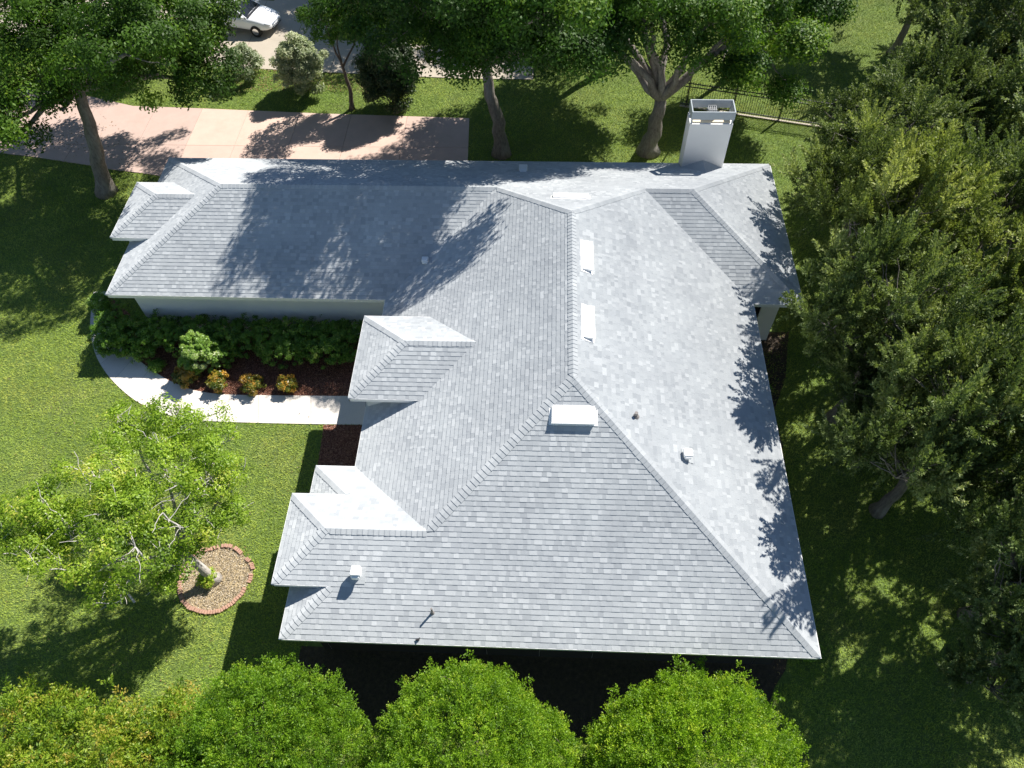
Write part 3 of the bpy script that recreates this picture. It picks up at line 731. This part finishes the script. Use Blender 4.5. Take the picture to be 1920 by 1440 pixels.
# olive trees east of the house
EASTF = dict(nsub=95, subr=.78, nleaf=66000, size=.11, spray=1.2, up=.6, shell=(.55, 1.0), tone0=.45, tvar=.22, asp=.42, low=-.1)
prot = []
for kx, (sd, bl) in enumerate([
    (31, [(0, 0, 4.4, 2.5, 2.3, 1.7), (1.3, .9, 3.8, 1.7, 1.6, 1.4), (-1.3, -.8, 3.6, 1.6, 1.5, 1.3), (-.9, 1.5, 3.7, 1.5, 1.4, 1.2)]),
    (32, [(0, 0, 4.6, 2.2, 2.4, 1.5), (-1.5, .6, 3.7, 1.6, 1.6, 1.3), (1.2, -1.2, 4.0, 1.7, 1.5, 1.3), (1.0, 1.5, 3.5, 1.5, 1.4, 1.2)]),
    (33, [(.2, 0, 4.2, 2.4, 2.1, 1.6), (-1.4, -1.2, 3.4, 1.5, 1.5, 1.2), (1.7, .3, 3.9, 1.5, 1.6, 1.2)])]):
    prot.append((sd, bl))
EAST = [(17.5, 13.9, 0, 'olive tree reaching over the right wing roof corner'), (16.3, 9.4, 1, 'feathery olive tree just below the right wing porch'), (17.0, 5.7, 2, 'feathery olive tree midway down the right eave'),
        (18.9, 2.2, 0, 'olive tree lowest on the right edge above the dappled lawn'), (18.4, 18.2, 1, 'olive tree at the lawn edge right of the chimney'), (21.8, 21.9, 2, 'olive tree at the right end of the black fence'),
        (21.6, 10.6, 0, 'olive tree in the second row behind the one below the porch'), (21.8, 6.4, 1, 'olive tree in the second row near the right edge, lower middle'), (22.0, 15.6, 2, 'olive tree in the second row level with the right wing'),
        (24.8, 20.0, 0, 'olive tree near the right edge level with the wing ridge'), (25.6, 25.0, 1, 'olive tree near the right edge level with the fence'), (26.2, 13.0, 2, 'olive tree at the right edge, third row middle'),
        (25.4, 8.6, 0, 'olive tree at the right edge, third row lower'), (24.0, 27.0, 1, 'greyish olive tree above the black fence end'), (24.2, 33.0, 2, 'greyish olive tree near the top right beside the clearing'),
        (29.6, 29.0, 0, 'greyish olive tree in the top right corner'), (29.6, 19.6, 1, 'olive tree beyond the right edge, upper half'), (29.2, 35.4, 2, 'olive tree at the far top right corner'),
        (26.0, 3.4, 1, 'olive tree beyond the right edge, lower third'), (24.0, -2.0, 2, 'olive tree off the bottom right corner shading the lawn'), (28.5, 24.2, 2, 'olive tree third row by the right edge, above middle'),
        (27.6, 17.0, 1, 'olive tree third row by the right edge, beside the wing'), (22.2, 37.0, 0, 'olive tree at the top edge right of the clearing'),
        (16.6, 7.5, 1, 'smaller olive tree tucked between two larger ones by the right eave'), (18.4, .4, 2, 'smaller olive tree at the lower right above the dappled lawn')]
done = {}
for i, (x, y, k, lab) in enumerate(EAST):
    hz = (1.3, 1.3, 1.42, 1.25, 1.1, 1.1)[i] if i < 6 else rnd.uniform(1.1, 1.35)
    if k not in done:
        sd, bl = prot[k]; b2 = [(x + a[0], y + a[1]) + tuple(a[2:]) for a in bl + [(.2, .2, 2.7, 2.0, 2.0, 1.2)]]
        o = tree('olive_tree', (x, y, 0), [(x, y, 0), (x + .15, y, 1.2), (x, y + .1, 2.4)], .2, b2, EASTF, BARK, G_EAST, lab + '', seed=sd, nsec=55, group='olive green trees along the right side')
        o.scale = (1, 1, hz); done[k] = o
    else:
        sc_ = rnd.uniform(.95, 1.15)
        if i > 22: sc_, hz = .78, .85
        copy_tree(done[k], (x, y, 0), rnd.uniform(0, 6.28), (sc_, sc_, hz), lab)

# bright clipped trees in front (south)
DOMEF = dict(nsub=3000, subr=.17, nleaf=260000, size=.055, spray=1.4, up=.3, shell=(.87, 1.02), tone0=.5, tvar=.22, asp=.4, low=-.05)
def dome(x, y, lab, blobs, seed, mat_=G_SOUTH, name='round_tree', **k):
    b2 = [(x + a[0], y + a[1]) + tuple(a[2:]) for a in blobs]
    return tree(name, (x, y, 0), [(x, y, 0), (x, y, 1.2), (x, y, 2.0)], .14, b2, DOMEF | k, BARK_DARK, mat_, lab, seed=seed, nsec=12, group='bright green round trees along the front edge')
dome(-1.15, -3.1, 'bright green round tree below the lower left roof corner', [(0, .1, 2.0, 2.3, 2.3, 2.0), (-1.0, .3, 1.2, 1.5, 1.6, 1.5), (1.3, .2, 1.4, 1.2, 1.4, 1.4)], 41)
dome(4.1, -3.1, 'bright green round tree below the middle of the lower eave', [(-.2, .1, 2.0, 2.1, 2.4, 2.15), (1.6, .5, 1.5, 1.0, 1.2, 1.3), (.3, 2.0, 2.4, .38, .35, .5)], 42)
dome(9.6, -3.1, 'bright green round tree below the right end of the lower eave', [(.3, .1, 2.0, 2.25, 2.4, 2.15), (-1.2, .6, 1.4, 1.3, 1.4, 1.3), (-.9, 1.8, 2.2, .5, .4, .6)], 43)
dome(-5.9, -3.9, 'yellow green shrubby tree in the bottom left corner with orange tips', [(0, 0, 1.4, 2.3, 2.3, 1.6), (-2.2, .6, 1.2, 1.9, 2.0, 1.3), (1.8, .9, 1.1, 1.4, 1.6, 1.2)], 44, G_YELLOW, name='shrubby_tree', subr=.3, shell=(.8, 1.05), tone0=.56, tvar=.26, nsub=900, size=.09, nleaf=110000, spray=1.4)

# open lawn tree
tree('lawn_tree', (-4.75, 2.6, 0), [(-4.75, 2.6, 0), (-4.95, 2.65, .9), (-5.15, 2.75, 1.9)], .17,
     [B(*q, .6) for q in ((240, 805, 55, 4.6), (330, 795, 60, 4.7), (400, 840, 55, 4.5), (430, 905, 48, 4.0), (310, 885, 65, 4.9), (190, 895, 65, 4.8), (95, 955, 65, 4.5), (205, 985, 75, 4.9), (340, 980, 60, 4.2), (60, 1030, 60, 4.2), (150, 1065, 55, 4.2), (265, 1045, 50, 4.2), (400, 1000, 45, 3.6), (210, 1105, 38, 3.8), (20, 985, 45, 4.2), (310, 1085, 32, 3.0), (345, 1050, 40, 3.4), (285, 1000, 50, 4.4), (450, 960, 35, 3.6), (120, 1000, 45, 4.0), (385, 900, 50, 4.6), (250, 940, 50, 5.0))],
     dict(nsub=420, subr=.32, nleaf=56000, size=.09, tone0=.5, tvar=.2, asp=.5, shell=(.3, 1.)), BARK_PALE, G_FRONT, 'open-crowned light green tree with pale bare branches on the front lawn', seed=51, nsec=200, twigr=.015, sec_r=.035)

lt = [o for o in C.objects if o.name == 'lawn_tree'][0]; g = random.Random(77)
for (u, v, z) in ((205, 1075, 4.0), (305, 960, 5.2), (170, 905, 5.2), (335, 905, 5.2), (120, 975, 4.9), (250, 1010, 5.1), (300, 830, 5.2)):
    p = at(u, v, z) - lt.location; b = MB(); root_ = p + Vector((g.uniform(-.2, .5), g.uniform(-.6, 0), -1.1)); tops_, _ = limb(b, root_, p, .035, .02, g, 5, .3, 6)
    for k in range(7):
        a_ = tops_[g.randint(2, 5)]; e = a_ + Vector((g.uniform(-.8, .8), g.uniform(-.8, .8), g.uniform(-.1, .35))); limb(b, a_, e, .016, .007, g, 5, .35, 5)
    b.build('bare_branch', BARK_PALE, lt, smooth=True)
# shrubs and hedge
def shrub(name, p, r, h, m, label, n=5000, size=.07, seed=1, group=None, tone0=.5, subr=.14, asp=.5, cat='shrub', tvar=.2, nsub=60):
    root = empty(name, (p[0], p[1], 0), label=label, cat=cat, group=group)
    V4, T, sc = foliage([(0, 0, h * .5, r, r, h * .5)], nsub=nsub, subr=subr, nleaf=n, size=size, seed=seed, shell=(.55, 1.0), tone0=tone0, low=-.6, asp=asp, tvar=tvar)
    link('foliage', quads_mesh('foliage', V4, T), m, root)
    g = random.Random(seed); b = MB()
    b.tube([(0, 0, -.02), (0, 0, .12)], [.05, .035], 8)
    for i in range(9): limb(b, (0, 0, .05), sc[g.randrange(len(sc))], .018, .005, g, 4, .2, 5)
    b.build('stem', BARK_DARK, root, smooth=True); return root
hb_ = [(x, 12.0, .70, .85, .8, .75) for x in np.linspace(-11.0, -1.4, 12)] + [(-11.2, 12.2, .5, .8, .9, .55), (-10.9, 11.75, .45, .7, .55, .45), (-11.75, 13.1, .5, .4, .8, .5), (-10.0, 11.5, .45, .7, .5, .45), (-2.6, 11.4, .65, .9, .5, .65), (-4.2, 11.3, .65, .8, .5, .65), (-6.8, 11.4, .6, .8, .45, .6)]
hr = empty('hedge', (-6, 12, 0), label='long dark green hedge under the white garage wall', cat='hedge')
V4, T, sc = foliage([(a[0] + 6, a[1] - 12) + tuple(a[2:]) for a in hb_], nsub=2200, subr=.12, nleaf=120000, size=.065, seed=61, shell=(.75, 1.05), tone0=.45, tvar=.2, low=-.4, asp=.55)
link('foliage', quads_mesh('foliage', V4, T), G_HEDGE, hr)
g = random.Random(5); b = MB()
for i in range(60):
    sp = sc[g.randrange(len(sc))]; limb(b, (sp[0] + g.uniform(-.2, .2), 0, 0), sp, .02, .006, g, 4, .2, 5)
b.tube([(-5.9, .1, .02), (-3, .0, .03), (0, .05, .02), (5, 0, .02)], [.03] * 4, 6); b.build('stem', BARK_DARK, hr, smooth=True)
shrub('ball_shrub', at(376, 660, .9), .80, 1.75, G_BALL, 'large pale green rounded shrub in the mulch bed', 26000, .075, 71, tone0=.55, nsub=220, subr=.12)
shrub('edge_shrub', at(188, 572, .5), .36, 1.0, G_BALL, 'bright yellow green shrub at the garage corner where the walk ends', 7000, .08, 70, tone0=.5, nsub=90)
shrub('low_shrub', at(295, 690, .1), .26, .4, G_HEDGE, 'small dark green shrub at the left tip of the mulch bed', 2200, .06, 72, tone0=.7)
for i, (u, v, r, h, lab) in enumerate([(352, 712, .45, .62, 'yellow orange croton below the rounded shrub, leftmost'), (411, 722, .40, .62, 'orange croton just right of the rounded shrub'), (476, 726, .40, .58, 'dark orange croton in the middle of the mulch bed'), (540, 726, .34, .58, 'bronze orange croton nearest the entry roof')]):
    shrub('croton', at(u, v, .1), r, h, G_CROTON, lab, 2600, .11, 80 + i, 'crotons in the mulch bed', tone0=(.6, .5, .45, .55)[i], subr=.13, asp=.45, tvar=.3)
shrub('weeping_shrub', at(575, 172), 1.15, 2.9, G_GREY, 'grey green bushy shrub beside the grey pavement', 34000, .12, 90, tone0=.55, subr=.3, nsub=160)
shrub('weeping_shrub', at(468, 148), .9, 1.9, G_GREY, 'grey green drooping shrub right below the white car', 6000, .12, 91, tone0=.45, subr=.3)
shrub('column_shrub', at(738, 206), 1.2, 4.0, G_DARK, 'tall dark evergreen shrub beside the thin crooked trunk', 70000, .12, 92, tone0=.4, subr=.4, nsub=300)
for i, (x, y, r, h, lab) in enumerate([(13.7, 10.6, .4, .5, 'small shrub by the right wall below the porch'), (13.9, 1.0, .35, .4, 'small shrub by the lower right house corner'), (13.6, 8.9, .35, .4, 'low plant along the right wall')]):
    shrub('low_shrub', (x, y), r, h, G_HEDGE, lab, 1800, .08, 95 + i)
shrub('low_shrub', at(395, 1090), .22, .5, G_FRONT, 'green sucker growth at the foot of the lawn tree', 1500, .09, 99, tone0=.7)

# ------------------------------------------------------------------ fence
fa, fbp = at(1330, 207), at(1570, 243); fd = (fbp - fa).normalized(); fa = fa - fd * 1.5; FL = (fbp - fa).length + 4.5
fr = empty('metal_fence', fa, math.atan2(fd.y, fd.x), label='black metal picket fence across the lawn behind the chimney', cat='fence')
m = MB(); x = 0
while x < FL: m.box((x, -.009, .08), (x + .018, .009, 1.42)); x += .115
m.build('pickets', DARKM, fr)
for z in (.15, 1.12, 1.3): m = MB(); m.box((0, -.018, z), (FL, .018, z + .04)); m.build('rail', DARKM, fr)
x = .3
while x < FL: m = MB(); m.box((x - .03, -.032, 0), (x + .03, .032, 1.55)); m.box((x - .04, -.04, 1.552), (x + .04, .04, 1.58)); m.build('post', DARKM, fr); x += 2.3
m = MB(); m.box((0, -.06, 0), (FL, .06, .05)); st = m.build('concrete_footing', GREY, fr)

# ------------------------------------------------------------------ car (front faces +x locally)
def car(loc, rz):
    root = empty('parked_car', loc, rz, label='white parked car facing right under the trees on the grey pavement', cat='car')
    # stations: x, halfwidth, z bottom, z belt, crown height
    st = [(-2.25, .70, .42, .78, .82), (-2.15, .84, .32, .92, .98), (-1.6, .90, .28, .98, 1.03), (-.8, .92, .26, .97, 1.02), (.2, .92, .26, .95, 1.0), (.9, .92, .26, .93, 1.0), (1.5, .90, .27, .86, .96), (1.95, .84, .3, .76, .86), (2.2, .70, .34, .62, .72), (2.32, .50, .4, .54, .6)]
    b = MB(); ring = []
    for (x, hwid, zb_, zt, zc_) in st:
        pts = [(-hwid*.86, zb_), (-hwid, zb_+.14), (-hwid*1.0, (zb_+zt)/2), (-hwid*.96, zt), (-hwid*.72, zt+(zc_-zt)*.75), (0, zc_), (hwid*.72, zt+(zc_-zt)*.75), (hwid*.96, zt), (hwid, (zb_+zt)/2), (hwid, zb_+.14), (hwid*.86, zb_)]
        ring.append([len(b.v) + i for i in range(len(pts))]); b.v += [(x, y, z) for y, z in pts]
    for r0_, r1_ in zip(ring, ring[1:]):
        for i in range(len(r0_)):
            j = (i + 1) % len(r0_); b.f.append((r0_[i], r0_[j], r1_[j], r1_[i])); b.t.append(.5)
    b.f.append(tuple(reversed(ring[0]))); b.t.append(.5); b.f.append(tuple(ring[-1])); b.t.append(.5)
    body = b.build('body', CARP, root, smooth=True)
    sub = body.modifiers.new('s', 'SUBSURF'); sub.levels = 1; sub.render_levels = 2
    # cabin glass shell and roof
    b = MB(); low = [(-1.9, .78, .98), (.95, .80, .97)]; hi = [(-1.35, .62, 1.42), (.1, .64, 1.44)]
    q = [(-1.9, -.78, .97), (.95, -.80, .95), (.95, .80, .95), (-1.9, .78, .97), (-1.35, -.62, 1.42), (.1, -.64, 1.44), (.1, .64, 1.44), (-1.35, .62, 1.42)]
    b.v = q; b.f = [(0, 1, 5, 4), (1, 2, 6, 5), (2, 3, 7, 6), (3, 0, 4, 7), (4, 5, 6, 7)]; b.t = [.5] * 5
    b.build('window', GLASS, root, bevel=.03)
    b = MB(); b.box((-1.38, -.63, 1.425), (.12, .63, 1.475)); b.build('car_roof', CARP, root, bevel=.03)
    b = MB()
    for sy in (-1, 1):
        for p, q_ in (((.97, sy*.80, .96), (.1, sy*.64, 1.45)), ((-1.92, sy*.78, .98), (-1.35, sy*.62, 1.43)), ((-.5, sy*.80, .98), (-.52, sy*.64, 1.44))): b = MB(); b.tube([p, q_], [.035, .03], 6); b.build('pillar', CARP, root)
    b = MB(); b.box((.93, -.72, .985), (1.08, .72, 1.0)); b.build('cowl', DARKM, root)
    for sy in (-1, 1):
        b = MB(); b.tube([(1.95, sy*.72, .72), (2.12, sy*.64, .66), (2.2, sy*.52, .63)], [.05, .085, .05], 8); b.build('headlight', LAMPM, root, smooth=True)
        b = MB(); b.box((.72, sy*.93 - .09, .98), (.86, sy*.93 + .09, 1.1)); b.build('mirror', CARP, root, bevel=.03)
        for x in (-1.4, 1.42):
            b = MB(); b.tube([(x, sy*.72, .32), (x, sy*.94, .32)], [.32, .32], 22); wh = b.build('tyre', RUBBER, root)
            b = MB(); b.tube([(x, sy*.88, .32), (x, sy*.955, .32)], [.2, .19], 14); b.build('rim', CHROME, wh)
    b = MB()
    for i in range(5): b.box((2.16 + .012*i, -.42, .62 - .045*i), (2.30 + .012*i, .42, .635 - .045*i))
    b.build('grille', CHROME, root)
    b = MB(); b.box((2.2, -.5, .36), (2.33, .5, .46)); b.box((2.12, -.46, .48), (2.27, .46, .60)); b.build('grille_opening', DARKM, root, bevel=.02)
    return root
car((-12.0, 35.5, .04), math.radians(-14))
